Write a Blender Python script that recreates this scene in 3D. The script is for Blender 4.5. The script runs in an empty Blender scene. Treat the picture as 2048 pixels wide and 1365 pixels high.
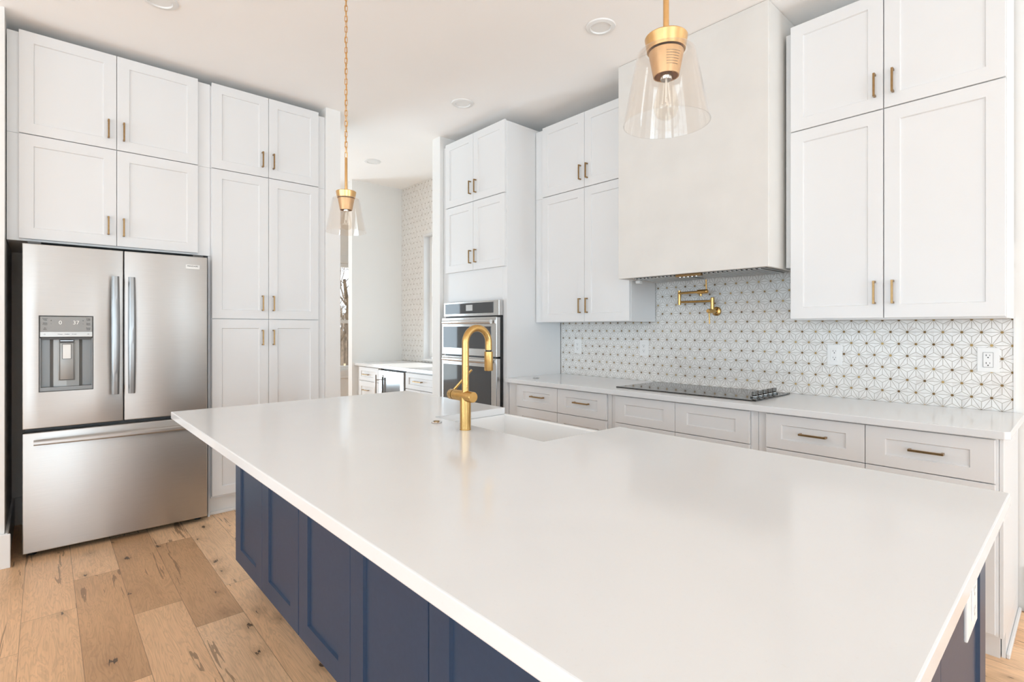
import bpy, bmesh, math, random
from mathutils import Vector, Matrix

random.seed(7)
S = bpy.context.scene
COL = S.collection
PI = math.pi

# ------------------------------------------------------------------ camera
EYE = 1.303
cam_d = bpy.data.cameras.new('camera')
cam = bpy.data.objects.new('camera', cam_d)
COL.objects.link(cam)
cam.location = (0, 0, EYE)
yaw = math.atan2(2180 - 1024, 1039.0)
cam.rotation_euler = (PI / 2, 0, yaw)
cam_d.sensor_width = 36
cam_d.lens = 1039.0 / 2048 * 36
cam_d.shift_y = -(682.5 - 658) / 2048
cam_d.clip_start = 0.02
S.camera = cam

# ------------------------------------------------------------------ world, lights, exposure
S.view_settings.view_transform = 'Standard'
S.view_settings.look = 'None'
S.view_settings.gamma = 1
S.view_settings.exposure = -0.93
S.view_settings.use_curve_mapping = False
S.cycles.use_denoising = True
S.cycles.max_bounces = 14
S.cycles.diffuse_bounces = 8
S.cycles.glossy_bounces = 6
S.cycles.transparent_max_bounces = 24
S.cycles.sample_clamp_indirect = 6
S.cycles.caustics_reflective = False
S.cycles.caustics_refractive = False

wd = bpy.data.worlds.new('sky')
S.world = wd
wd.use_nodes = True
wd.node_tree.nodes['Background'].inputs[0].default_value = (0.86, 0.93, 1.0, 1)
wd.node_tree.nodes['Background'].inputs[1].default_value = 3.4


def sun_lamp(direction, strength):
    l = bpy.data.lights.new('sun', 'SUN')
    l.energy = strength
    l.angle = 0.01
    l.color = (1, 0.96, 0.9)
    o = bpy.data.objects.new('sun', l)
    COL.objects.link(o)
    o.rotation_euler = Vector(direction).to_track_quat('-Z', 'Y').to_euler()
    o.location = (-4, 8, 6)


def outside_area_light(loc, direction, sx, sy, power, color=(1, 0.985, 0.96)):  # serves window daylight and the added fill lamps alike
    l = bpy.data.lights.new('daylight_and_added_fill', 'AREA')
    l.shape = 'RECTANGLE'
    l.size, l.size_y = sx, sy
    l.energy = power
    l.color = color
    o = bpy.data.objects.new('daylight_and_added_fill', l)
    COL.objects.link(o)
    o.location = loc
    o.rotation_euler = Vector(direction).to_track_quat('-Z', 'Z').to_euler()


sun_lamp((-0.22, -0.75, -0.62), 13.0)
# daylight outside the living room's big windows (behind the camera) and the hall windows
DAY = (0.71, 0.885, 1.03)
outside_area_light((-1.7, -5.45, 1.7), (0, 1, 0.1), 4.6, 2.2, 150, DAY)
outside_area_light((2.4, -5.45, 1.7), (0, 1, 0.1), 2.6, 2.2, 190, DAY)
outside_area_light((4.95, -1.6, 1.5), (-1, 0, 0.1), 6.0, 2.7, 300, DAY)
outside_area_light((-7.95, 0.4, 1.5), (1, 0, 0), 2.6, 2.3, 110, DAY)
outside_area_light((4.95, 2.9, 1.4), (-1, 0, 0.1), 0.8, 2.5, 170, DAY)  # fill for the added window at the end of the range aisle
# unseen uplights added low outside the windows to brighten the ceiling
outside_area_light((-1.7, -6.0, 0.05), (0, 0.72, 0.7), 4.8, 1.6, 480, DAY)
outside_area_light((5.5, -1.6, 0.05), (-0.72, 0, 0.7), 6.0, 1.6, 260, DAY)
outside_area_light((5.5, 2.9, 0.05), (-0.72, 0, 0.7), 0.9, 1.6, 450, DAY)  # uplight behind the added aisle window
outside_area_light((-8.4, 0.4, 0.05), (0.72, 0, 0.7), 2.4, 1.4, 380, DAY)

# ------------------------------------------------------------------ materials
MATS = {}


def new_mat(name):
    m = bpy.data.materials.new(name)
    m.use_nodes = True
    MATS[name] = m
    nt = m.node_tree
    return m, nt, nt.nodes['Principled BSDF']


def N(nt, kind, **kw):
    n = nt.nodes.new(kind)
    for k, v in kw.items():
        setattr(n, k, v)
    return n


def L(nt, a, b):
    nt.links.new(a, b)


def M_(nt, op, a, b=None, c=None):
    n = nt.nodes.new('ShaderNodeMath')
    n.operation = op
    for i, v in enumerate((a, b, c)):
        if v is None:
            continue
        if isinstance(v, (int, float)):
            n.inputs[i].default_value = v
        else:
            nt.links.new(v, n.inputs[i])
    return n.outputs[0]


def mixc(nt, fac, a, b, blend='MIX'):
    n = nt.nodes.new('ShaderNodeMix')
    n.data_type = 'RGBA'
    n.blend_type = blend
    for sock, v in ((n.inputs['Factor'], fac), (n.inputs['A'], a), (n.inputs['B'], b)):
        if isinstance(v, (int, float)):
            sock.default_value = v
        elif isinstance(v, tuple):
            sock.default_value = v + (1,) if len(v) == 3 else v
        else:
            nt.links.new(v, sock)
    return n.outputs['Result']


def ramp(nt, fac, stops):
    n = nt.nodes.new('ShaderNodeValToRGB')
    cr = n.color_ramp
    while len(cr.elements) < len(stops):
        cr.elements.new(0.5)
    for e, (p, c) in zip(cr.elements, stops):
        e.position = p
        e.color = (c[0], c[1], c[2], 1)
    nt.links.new(fac, n.inputs[0])
    return n.outputs[0]


def simple(name, col, rough=0.5, metal=0.0, noise=0.0, scale=30, bump=0.0, coat=0.0, spec=0.5):
    m, nt, b = new_mat(name)
    b.inputs['Roughness'].default_value = rough
    b.inputs['Metallic'].default_value = metal
    b.inputs['Specular IOR Level'].default_value = spec
    if coat:
        b.inputs['Coat Weight'].default_value = coat
        b.inputs['Coat Roughness'].default_value = 0.1
    tc = N(nt, 'ShaderNodeTexCoord')
    nz = N(nt, 'ShaderNodeTexNoise')
    nz.inputs['Scale'].default_value = scale
    nz.inputs['Detail'].default_value = 4
    L(nt, tc.outputs['Object'], nz.inputs['Vector'])
    lo = tuple(max(0, c * (1 - noise)) for c in col)
    hi = tuple(min(1, c * (1 + noise)) for c in col)
    L(nt, ramp(nt, nz.outputs[0], [(0.3, lo), (0.7, hi)]), b.inputs['Base Color'])
    if bump:
        bp = N(nt, 'ShaderNodeBump')
        bp.inputs['Strength'].default_value = bump
        bp.inputs['Distance'].default_value = 0.002
        L(nt, nz.outputs[0], bp.inputs['Height'])
        L(nt, bp.outputs[0], b.inputs['Normal'])
    return m


simple('cabinet_white', (0.765, 0.765, 0.765), 0.38, noise=0.006, scale=3)
simple('wall_paint', (0.84, 0.83, 0.81), 0.75, noise=0.008, scale=2)
simple('ceiling_paint', (0.95, 0.935, 0.92), 0.85, noise=0.008, scale=2)
simple('trim_white', (0.82, 0.82, 0.81), 0.4, noise=0.005, scale=4)
simple('navy_paint', (0.027, 0.052, 0.100), 0.36, noise=0.05, scale=60, bump=0.02, spec=0.3)
simple('navy_toe', (0.03, 0.04, 0.08), 0.6)
simple('black_plastic', (0.012, 0.012, 0.012), 0.4)
simple('dark_grey', (0.08, 0.078, 0.075), 0.45)
simple('grey_plastic', (0.33, 0.33, 0.32), 0.4, noise=0.02)
simple('mid_grey', (0.25, 0.25, 0.245), 0.35, metal=0.5)
simple('recess_steel', (0.36, 0.355, 0.34), 0.4, metal=0.5)
simple('light_panel', (0.62, 0.62, 0.60), 0.3, metal=0.3)
simple('white_plastic', (0.83, 0.83, 0.82), 0.35)
simple('sink_white', (0.84, 0.84, 0.835), 0.12, coat=0.3)
simple('brass', (0.58, 0.365, 0.135), 0.25, metal=1.0, noise=0.06, scale=90)
simple('brass_dark', (0.34, 0.215, 0.10), 0.36, metal=1.0, noise=0.08, scale=80)
simple('brass_pendant', (0.72, 0.45, 0.20), 0.3, metal=1.0, noise=0.05, scale=70)
simple('socket_brass', (0.66, 0.42, 0.22), 0.4, metal=0.7, noise=0.06, scale=70)
simple('chrome', (0.75, 0.75, 0.75), 0.12, metal=1.0)
simple('knob_steel', (0.22, 0.22, 0.215), 0.2, metal=1.0)
simple('cooktop_glass', (0.012, 0.0115, 0.011), 0.06, spec=0.5)
simple('oven_glass', (0.055, 0.058, 0.062), 0.04, coat=0.3, spec=0.6)
simple('cooler_dark', (0.14, 0.145, 0.15), 0.15, coat=0.6)
simple('display', (0.55, 0.55, 0.54), 0.25)
simple('ink', (0.02, 0.02, 0.02), 0.5)
simple('ink_grey', (0.16, 0.16, 0.16), 0.5)
simple('digit_white', (0.9, 0.9, 0.86), 0.4)
simple('badge', (0.86, 0.86, 0.84), 0.3)
simple('bark', (0.20, 0.155, 0.12), 0.9, noise=0.35, scale=6)
simple('leaf_ground', (0.36, 0.28, 0.165), 0.95, noise=0.5, scale=5)
simple('hood_plaster', (0.71, 0.685, 0.65), 0.65, noise=0.03, scale=4.5, bump=0.12)
simple('marble_sill', (0.80, 0.80, 0.80), 0.2, noise=0.03, scale=4)
simple('hood_steel', (0.55, 0.55, 0.54), 0.35, metal=1.0)


def steel(name, col, rough, vertical):
    m, nt, b = new_mat(name)
    b.inputs['Metallic'].default_value = 1
    tc = N(nt, 'ShaderNodeTexCoord')
    mp = N(nt, 'ShaderNodeMapping')
    mp.inputs['Scale'].default_value = (900, 900, 4) if vertical else (6, 6, 900)
    L(nt, tc.outputs['Object'], mp.inputs['Vector'])
    nz = N(nt, 'ShaderNodeTexNoise')
    nz.inputs['Scale'].default_value = 1.0
    nz.inputs['Detail'].default_value = 3
    L(nt, mp.outputs[0], nz.inputs['Vector'])
    lo = tuple(c * 0.95 for c in col)
    hi = tuple(c * 1.04 for c in col)
    L(nt, ramp(nt, nz.outputs[0], [(0.3, lo), (0.7, hi)]), b.inputs['Base Color'])
    L(nt, M_(nt, 'MULTIPLY_ADD', nz.outputs[0], 0.10, rough - 0.05), b.inputs['Roughness'])
    b.inputs['Anisotropic'].default_value = 0.75
    b.inputs['Anisotropic Rotation'].default_value = 0.0 if vertical else 0.25
    tg = N(nt, 'ShaderNodeTangent')
    tg.direction_type = 'RADIAL'
    tg.axis = 'Z'
    L(nt, tg.outputs[0], b.inputs['Tangent'])
    # slow waviness of the sheet metal
    n2 = N(nt, 'ShaderNodeTexNoise')
    n2.inputs['Scale'].default_value = 2.2
    L(nt, tc.outputs['Object'], n2.inputs['Vector'])
    bp = N(nt, 'ShaderNodeBump')
    bp.inputs['Strength'].default_value = 0.25
    bp.inputs['Distance'].default_value = 0.012
    L(nt, n2.outputs[0], bp.inputs['Height'])
    L(nt, bp.outputs[0], b.inputs['Normal'])
    return m


steel('stainless', (0.60, 0.585, 0.565), 0.40, False)
steel('stainless_handle', (0.36, 0.355, 0.35), 0.34, True)
steel('stainless_oven', (0.66, 0.65, 0.64), 0.25, False)


def quartz():
    m, nt, b = new_mat('quartz')
    tc = N(nt, 'ShaderNodeTexCoord')
    n1 = N(nt, 'ShaderNodeTexNoise')
    n1.inputs['Scale'].default_value = 2.2
    n1.inputs['Detail'].default_value = 5
    n1.inputs['Distortion'].default_value = 0.8
    L(nt, tc.outputs['Object'], n1.inputs['Vector'])
    base = ramp(nt, n1.outputs[0], [(0.3, (0.735, 0.742, 0.748)), (0.7, (0.76, 0.767, 0.772))])
    n2 = N(nt, 'ShaderNodeTexNoise')
    n2.inputs['Scale'].default_value = 160
    L(nt, tc.outputs['Object'], n2.inputs['Vector'])
    speck = ramp(nt, n2.outputs[0], [(0.66, (0, 0, 0)), (0.74, (1, 1, 1))])
    L(nt, mixc(nt, M_(nt, 'MULTIPLY', speck, 0.12), base, (0.62, 0.60, 0.56)), b.inputs['Base Color'])
    b.inputs['Roughness'].default_value = 0.14
    b.inputs['Specular IOR Level'].default_value = 0.5


quartz()


def glass(name, tint, refl):
    m, nt, b = new_mat(name)
    nt.nodes.remove(b)
    out = nt.nodes['Material Output']
    tr = N(nt, 'ShaderNodeBsdfTransparent')
    tr.inputs[0].default_value = tint + (1,)
    ge = N(nt, 'ShaderNodeNewGeometry')
    gl = N(nt, 'ShaderNodeBsdfGlossy')
    gl.inputs['Roughness'].default_value = 0.02
    gl.inputs['Color'].default_value = (1, 1, 1, 1)
    fr = N(nt, 'ShaderNodeFresnel')
    # thin sheet: the same reflectance from either face
    L(nt, M_(nt, 'MULTIPLY_ADD', ge.outputs['Backfacing'], 1.0 / refl - refl, refl), fr.inputs['IOR'])
    mx = N(nt, 'ShaderNodeMixShader')
    L(nt, fr.outputs[0], mx.inputs[0])
    L(nt, tr.outputs[0], mx.inputs[1])
    L(nt, gl.outputs[0], mx.inputs[2])
    L(nt, mx.outputs[0], out.inputs['Surface'])


glass('window_glass', (0.98, 0.99, 0.99), 1.35)
glass('shade_glass', (0.975, 0.96, 0.945), 1.42)
glass('bulb_glass', (0.97, 0.95, 0.92), 1.45)


def star_tile(name, grout, strength, dots):
    """Hemp-leaf mosaic: triangular lattice, 12 rays around each brass dot."""
    m, nt, b = new_mat(name)
    a = 0.0722
    rz = a * math.sqrt(3)
    x0, z0 = -0.276, 1.286
    tc = N(nt, 'ShaderNodeTexCoord')
    sp = N(nt, 'ShaderNodeSeparateXYZ')
    L(nt, tc.outputs['Object'], sp.inputs[0])
    px = M_(nt, 'SUBTRACT', sp.outputs[0], x0)
    pz = M_(nt, 'SUBTRACT', sp.outputs[2], z0)

    def local(ox, oz):
        x = M_(nt, 'SUBTRACT', px, ox)
        z = M_(nt, 'SUBTRACT', pz, oz)
        ix = M_(nt, 'ROUND', M_(nt, 'DIVIDE', x, a))
        iz = M_(nt, 'ROUND', M_(nt, 'DIVIDE', z, rz))
        lx = M_(nt, 'SUBTRACT', x, M_(nt, 'MULTIPLY', ix, a))
        lz = M_(nt, 'SUBTRACT', z, M_(nt, 'MULTIPLY', iz, rz))
        r = M_(nt, 'SQRT', M_(nt, 'ADD', M_(nt, 'MULTIPLY', lx, lx), M_(nt, 'MULTIPLY', lz, lz)))
        return lx, lz, r, ix, iz

    A = local(0, 0)
    B = local(a / 2, rz / 2)
    useB = M_(nt, 'LESS_THAN', B[2], A[2])

    def pick(i):
        return M_(nt, 'ADD', A[i], M_(nt, 'MULTIPLY', useB, M_(nt, 'SUBTRACT', B[i], A[i])))
    lx, lz, r, ix, iz = (pick(i) for i in range(5))
    d = None
    for k in range(6):
        t = k * PI / 6
        e = M_(nt, 'ABSOLUTE', M_(nt, 'SUBTRACT', M_(nt, 'MULTIPLY', lx, math.sin(t)),
                                  M_(nt, 'MULTIPLY', lz, math.cos(t))))
        d = e if d is None else M_(nt, 'MINIMUM', d, e)
    # cell border = the long edges between stars are the hexagon sides: not tiled, so rays only
    # ray towards the hexagon's sides continue into the next star; both meet, giving the full edge
    line = M_(nt, 'SUBTRACT', 1.0, M_(nt, 'SMOOTH_MIN', M_(nt, 'DIVIDE', d, 0.0019), 1.0, 0.2))
    line = M_(nt, 'MAXIMUM', line, 0.0)
    ang = M_(nt, 'FLOOR', M_(nt, 'MULTIPLY', M_(nt, 'ARCTAN2', lz, lx), 6 / PI))
    cv = N(nt, 'ShaderNodeCombineXYZ')
    L(nt, ix, cv.inputs[0])
    L(nt, M_(nt, 'ADD', iz, M_(nt, 'MULTIPLY', useB, 0.5)), cv.inputs[1])
    L(nt, ang, cv.inputs[2])
    wn = N(nt, 'ShaderNodeTexWhiteNoise', noise_dimensions='3D')
    L(nt, cv.outputs[0], wn.inputs['Vector'])
    tilec = ramp(nt, wn.outputs['Value'], [(0.0, (0.70, 0.675, 0.65)), (0.12, (0.78, 0.765, 0.745)), (1.0, (0.84, 0.83, 0.81))])
    nz = N(nt, 'ShaderNodeTexNoise')
    nz.inputs['Scale'].default_value = 9
    nz.inputs['Detail'].default_value = 5
    nz.inputs['Distortion'].default_value = 1.6
    L(nt, tc.outputs['Object'], nz.inputs['Vector'])
    vein = ramp(nt, nz.outputs[0], [(0.46, (0, 0, 0)), (0.5, (1, 1, 1)), (0.54, (0, 0, 0))])
    tilec = mixc(nt, M_(nt, 'MULTIPLY', vein, 0.18), tilec, (0.58, 0.56, 0.54))
    col = mixc(nt, M_(nt, 'MULTIPLY', line, strength), tilec, grout)
    dot = M_(nt, 'LESS_THAN', r, 0.0058)
    cv2 = N(nt, 'ShaderNodeCombineXYZ')
    L(nt, ix, cv2.inputs[0])
    L(nt, M_(nt, 'ADD', iz, M_(nt, 'MULTIPLY', useB, 0.5)), cv2.inputs[1])
    wn2 = N(nt, 'ShaderNodeTexWhiteNoise', noise_dimensions='3D')
    L(nt, cv2.outputs[0], wn2.inputs['Vector'])
    dotc = ramp(nt, wn2.outputs['Value'], [(0.0, dots[0]), (0.5, dots[1]), (1.0, dots[2])])  # random dark-to-bright tones put reflections into the dot colour
    col = mixc(nt, dot, col, dotc)
    L(nt, col, b.inputs['Base Color'])
    L(nt, M_(nt, 'MULTIPLY', dot, 0.85), b.inputs['Metallic'])
    L(nt, M_(nt, 'MULTIPLY_ADD', line, 0.4, 0.28), b.inputs['Roughness'])
    bp = N(nt, 'ShaderNodeBump')
    bp.inputs['Strength'].default_value = 0.25
    bp.inputs['Distance'].default_value = 0.001
    bp.invert = True
    L(nt, line, bp.inputs['Height'])
    L(nt, bp.outputs[0], b.inputs['Normal'])


star_tile('star_tile', (0.30, 0.265, 0.21), 0.95, [(0.16, 0.095, 0.04), (0.30, 0.19, 0.075), (0.56, 0.40, 0.17)])
star_tile('pale_star_tile', (0.58, 0.56, 0.52), 0.55, [(0.26, 0.22, 0.17), (0.40, 0.34, 0.26), (0.5, 0.44, 0.34)])


def oak_floor():
    m, nt, b = new_mat('oak_planks')
    W, LEN = 0.19, 1.15
    tc = N(nt, 'ShaderNodeTexCoord')
    sp = N(nt, 'ShaderNodeSeparateXYZ')
    L(nt, tc.outputs['Object'], sp.inputs[0])
    x, y = sp.outputs[0], sp.outputs[1]
    yr = M_(nt, 'DIVIDE', M_(nt, 'ADD', y, 20.03), W)
    row = M_(nt, 'FLOOR', yr)
    w1 = N(nt, 'ShaderNodeTexWhiteNoise', noise_dimensions='1D')
    L(nt, row, w1.inputs['W'])
    xr = M_(nt, 'DIVIDE', M_(nt, 'ADD', M_(nt, 'ADD', x, 20.0), M_(nt, 'MULTIPLY', w1.outputs['Value'], LEN * 3)), LEN)
    colm = M_(nt, 'FLOOR', xr)
    fy = M_(nt, 'MULTIPLY', M_(nt, 'SUBTRACT', 0.5, M_(nt, 'ABSOLUTE', M_(nt, 'SUBTRACT', M_(nt, 'FRACT', yr), 0.5))), W)
    fx = M_(nt, 'MULTIPLY', M_(nt, 'SUBTRACT', 0.5, M_(nt, 'ABSOLUTE', M_(nt, 'SUBTRACT', M_(nt, 'FRACT', xr), 0.5))), LEN)
    gap = M_(nt, 'LESS_THAN', M_(nt, 'MINIMUM', fx, fy), 0.0013)
    cv = N(nt, 'ShaderNodeCombineXYZ')
    L(nt, row, cv.inputs[0])
    L(nt, colm, cv.inputs[1])
    w2 = N(nt, 'ShaderNodeTexWhiteNoise', noise_dimensions='3D')
    L(nt, cv.outputs[0], w2.inputs['Vector'])
    plank = ramp(nt, w2.outputs['Value'], [(0.0, (0.62, 0.37, 0.20)), (0.25, (0.80, 0.50, 0.285)),
                                           (0.6, (0.88, 0.57, 0.335)), (1.0, (0.93, 0.64, 0.40))])
    # grain: coordinates shifted per plank
    off = N(nt, 'ShaderNodeVectorMath', operation='SCALE')
    L(nt, w2.outputs['Color'], off.inputs[0])
    off.inputs['Scale'].default_value = 37.0
    ad = N(nt, 'ShaderNodeVectorMath', operation='ADD')
    L(nt, tc.outputs['Object'], ad.inputs[0])
    L(nt, off.outputs[0], ad.inputs[1])

    def noise(scale3, sc, det, dist):
        mp = N(nt, 'ShaderNodeMapping')
        mp.inputs['Scale'].default_value = scale3
        L(nt, ad.outputs[0], mp.inputs['Vector'])
        n = N(nt, 'ShaderNodeTexNoise')
        n.inputs['Scale'].default_value = sc
        n.inputs['Detail'].default_value = det
        n.inputs['Distortion'].default_value = dist
        L(nt, mp.outputs[0], n.inputs['Vector'])
        return n.outputs[0]
    g1 = noise((1.0, 9, 1), 2.2, 6, 1.4)
    rings = M_(nt, 'FRACT', M_(nt, 'MULTIPLY', g1, 9.0))
    rings = M_(nt, 'ABSOLUTE', M_(nt, 'SUBTRACT', rings, 0.5))
    ringc = ramp(nt, rings, [(0.0, (0.80, 0.80, 0.80)), (0.3, (1, 1, 1))])
    col = mixc(nt, 0.8, plank, ringc, 'MULTIPLY')
    g2 = noise((2, 60, 1), 3, 4, 0.2)
    col = mixc(nt, 0.35, col, ramp(nt, g2, [(0.3, (0.72, 0.70, 0.68)), (0.7, (1.1, 1.1, 1.1))]), 'MULTIPLY')
    g3 = noise((0.7, 2.2, 1), 1.6, 2, 0)
    col = mixc(nt, 0.5, col, ramp(nt, g3, [(0.35, (0.86, 0.82, 0.78)), (0.62, (1.16, 1.13, 1.10))]), 'MULTIPLY')
    # knots: sparse dark eyes with radiating cracks
    mpk = N(nt, 'ShaderNodeMapping')
    mpk.inputs['Scale'].default_value = (3.2, 5.4, 1)
    L(nt, ad.outputs[0], mpk.inputs['Vector'])
    vo = N(nt, 'ShaderNodeTexVoronoi', voronoi_dimensions='2D')
    vo.inputs['Scale'].default_value = 1.0
    L(nt, mpk.outputs[0], vo.inputs['Vector'])
    kn = noise((9, 34, 1), 1.6, 4, 1.5)
    sepc = N(nt, 'ShaderNodeSeparateColor')
    L(nt, vo.outputs['Color'], sepc.inputs[0])
    rad = M_(nt, 'MULTIPLY_ADD', sepc.outputs[0], 0.085, -0.02)
    keep = M_(nt, 'GREATER_THAN', sepc.outputs[1], 0.30)
    dk = M_(nt, 'ADD', vo.outputs['Distance'], M_(nt, 'MULTIPLY', M_(nt, 'SUBTRACT', kn, 0.5), 0.34))
    core = M_(nt, 'MULTIPLY', M_(nt, 'LESS_THAN', dk, rad), keep)
    halo = M_(nt, 'MULTIPLY', M_(nt, 'SMOOTH_MIN', M_(nt, 'MAXIMUM', M_(nt, 'SUBTRACT', 1.0, M_(nt, 'DIVIDE', dk, 0.24)), 0.0), 1.0, 0.1), keep)
    col = mixc(nt, M_(nt, 'MULTIPLY', halo, 0.5), col, (0.36, 0.20, 0.10))
    col = mixc(nt, M_(nt, 'MULTIPLY', core, 0.85), col, (0.07, 0.045, 0.03))
    ck = noise((1.7, 26, 1), 1.5, 3, 0.8)
    ckm = noise((0.8, 3.5, 1), 1.3, 2, 0)
    crack = M_(nt, 'MULTIPLY', M_(nt, 'GREATER_THAN', ck, 0.625), M_(nt, 'GREATER_THAN', ckm, 0.53))
    col = mixc(nt, M_(nt, 'MULTIPLY', crack, 0.6), col, (0.16, 0.09, 0.05))
    col = mixc(nt, M_(nt, 'MULTIPLY', gap, 0.6), col, (0.20, 0.12, 0.07))
    L(nt, col, b.inputs['Base Color'])
    b.inputs['Roughness'].default_value = 0.42
    bp = N(nt, 'ShaderNodeBump')
    bp.inputs['Strength'].default_value = 0.12
    bp.inputs['Distance'].default_value = 0.002
    L(nt, M_(nt, 'SUBTRACT', g2, gap), bp.inputs['Height'])
    L(nt, bp.outputs[0], b.inputs['Normal'])


oak_floor()


# ------------------------------------------------------------------ mesh helpers
def obj(name, bm, mat, parent=None, smooth=False, loc=None, rotz=None):
    bmesh.ops.recalc_face_normals(bm, faces=bm.faces[:])
    me = bpy.data.meshes.new(name)
    bm.to_mesh(me)
    bm.free()
    if smooth:
        for p in me.polygons:
            p.use_smooth = True
        try:
            me.set_sharp_from_angle(angle=math.radians(38))
        except Exception:
            pass
    me.materials.append(MATS[mat])
    o = bpy.data.objects.new(name, me)
    COL.objects.link(o)
    if parent is not None:
        o.parent = parent
    if loc is not None:
        o.location = loc
    if rotz is not None:
        o.rotation_euler = (0, 0, rotz)
    return o


def tag(o, label, cat, group=None):
    o['label'] = label
    o['category'] = cat
    if group:
        o['group'] = group
    return o


def thing(name, label, cat, loc=(0, 0, 0), rotz=0.0, group=None):
    o = bpy.data.objects.new(name, None)
    o.empty_display_size = 0.1
    COL.objects.link(o)
    o.location = loc
    o.rotation_euler = (0, 0, rotz)
    return tag(o, label, cat, group)


def struct(name, bm, mat, label=None):
    o = obj(name, bm, mat)
    o['kind'] = 'structure'
    if label:
        o['label'] = label
    return o


def bx(x0, x1, y0, y1, z0, z1, bev=0.0, bm=None, seg=2):
    own = bm is None
    t = bmesh.new()
    r = bmesh.ops.create_cube(t, size=1.0)
    for v in r['verts']:
        v.co = Vector((x0 + (v.co.x + 0.5) * (x1 - x0), y0 + (v.co.y + 0.5) * (y1 - y0), z0 + (v.co.z + 0.5) * (z1 - z0)))
    if bev > 0:
        bmesh.ops.bevel(t, geom=t.edges[:], offset=bev, segments=seg, affect='EDGES', profile=0.5)
    if own:
        return t
    merge(bm, t)
    return bm


def merge(bm, other, mat4=None):
    if mat4 is not None:
        other.transform(mat4)
    me = bpy.data.meshes.new('tmp')
    other.to_mesh(me)
    other.free()
    bm.from_mesh(me)
    bpy.data.meshes.remove(me)
    return bm


def tube(pts, r, n=12, closed=False, bm=None, caps=True):
    bm = bm or bmesh.new()
    pts = [Vector(p) for p in pts]
    cnt = len(pts)
    rad = r if isinstance(r, (list, tuple)) else [r] * cnt
    rings = []
    up = None
    for i, p in enumerate(pts):
        if closed:
            t = (pts[(i + 1) % cnt] - pts[i - 1]).normalized()
        else:
            t = (pts[min(i + 1, cnt - 1)] - pts[max(i - 1, 0)]).normalized()
        if up is None:
            up = t.orthogonal().normalized()
        else:
            up = (up - t * up.dot(t))
            up = up.normalized() if up.length > 1e-6 else t.orthogonal().normalized()
        s = t.cross(up)
        rings.append([bm.verts.new(p + (up * math.cos(2 * PI * k / n) + s * math.sin(2 * PI * k / n)) * rad[i]) for k in range(n)])
    m = cnt if closed else cnt - 1
    for i in range(m):
        a, b = rings[i], rings[(i + 1) % cnt]
        for k in range(n):
            bm.faces.new((a[k], a[(k + 1) % n], b[(k + 1) % n], b[k]))
    if not closed and caps:
        bm.faces.new(rings[0][::-1])
        bm.faces.new(rings[-1])
    return bm


def lathe(profile, n=40, bm=None, axis=None, closed=False):
    """profile: (r, z) pairs about local z."""
    bm2 = bmesh.new()
    rings = []
    for r, z in profile:
        if r < 1e-6:
            rings.append([bm2.verts.new((0, 0, z))])
        else:
            rings.append([bm2.verts.new((r * math.cos(2 * PI * k / n), r * math.sin(2 * PI * k / n), z)) for k in range(n)])
    cnt = len(rings)
    for i in range(cnt if closed else cnt - 1):
        a, b = rings[i], rings[(i + 1) % cnt]
        for k in range(n):
            k2 = (k + 1) % n
            if len(a) == 1 and len(b) == 1:
                continue
            if len(a) == 1:
                bm2.faces.new((a[0], b[k2], b[k]))
            elif len(b) == 1:
                bm2.faces.new((a[k], a[k2], b[0]))
            else:
                bm2.faces.new((a[k], a[k2], b[k2], b[k]))
    if axis is not None:
        bm2.transform(axis)
    if bm is None:
        return bm2
    return merge(bm, bm2)


def prism(outline, z0, z1, bev=0.0):
    """extrude an xy outline (may be concave)."""
    bm = bmesh.new()
    lo = [bm.verts.new((x, y, z0)) for x, y in outline]
    hi = [bm.verts.new((x, y, z1)) for x, y in outline]
    n = len(outline)
    bm.faces.new(lo[::-1])
    bm.faces.new(hi)
    for i in range(n):
        bm.faces.new((lo[i], lo[(i + 1) % n], hi[(i + 1) % n], hi[i]))
    if bev:
        bmesh.ops.bevel(bm, geom=bm.edges[:], offset=bev, segments=2, affect='EDGES', profile=0.5)
    return bm


def shaker(x0, x1, z0, z1, stile=0.062, rail=None, t=0.02, rec=0.008, y=0.0):
    """front at y - t, back at y; recessed centre panel with a small chamfer."""
    rail = stile if rail is None else rail
    bm = bmesh.new()
    c = 0.0015

    def ring(dx, dz, yy):
        return [bm.verts.new(p) for p in ((x0 + dx, yy, z0 + dz), (x1 - dx, yy, z0 + dz), (x1 - dx, yy, z1 - dz), (x0 + dx, yy, z1 - dz))]
    rs = [ring(0, 0, y), ring(0, 0, y - t + c), ring(c, c, y - t), ring(stile, rail, y - t), ring(stile + 0.004, rail + 0.004, y - t + rec)]
    bm.faces.new(rs[0])
    for a, b in zip(rs[:-1], rs[1:]):
        for k in range(4):
            bm.faces.new((a[k], a[(k + 1) % 4], b[(k + 1) % 4], b[k]))
    bm.faces.new(rs[-1])
    return bm


def pull_bm(length, r=0.0045, stand=0.03, vertical=True):
    """square bar pull on two posts; origin at centre on the door face, sticking out along -y."""
    bm = bmesh.new()
    h = length / 2
    if vertical:
        bx(-r, r, -stand, -stand + 2 * r, -h, h, 0.001, bm, 1)
        for s in (-1, 1):
            z = s * (h - r)
            bx(-r, r, -stand + 2 * r - 0.001, 0, z - r, z + r, 0, bm)
    else:
        bx(-h, h, -stand, -stand + 2 * r, -r, r, 0.001, bm, 1)
        for s in (-1, 1):
            x = s * (h - r)
            bx(x - r, x + r, -stand + 2 * r - 0.001, 0, -r, r, 0, bm)
    return bm


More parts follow.
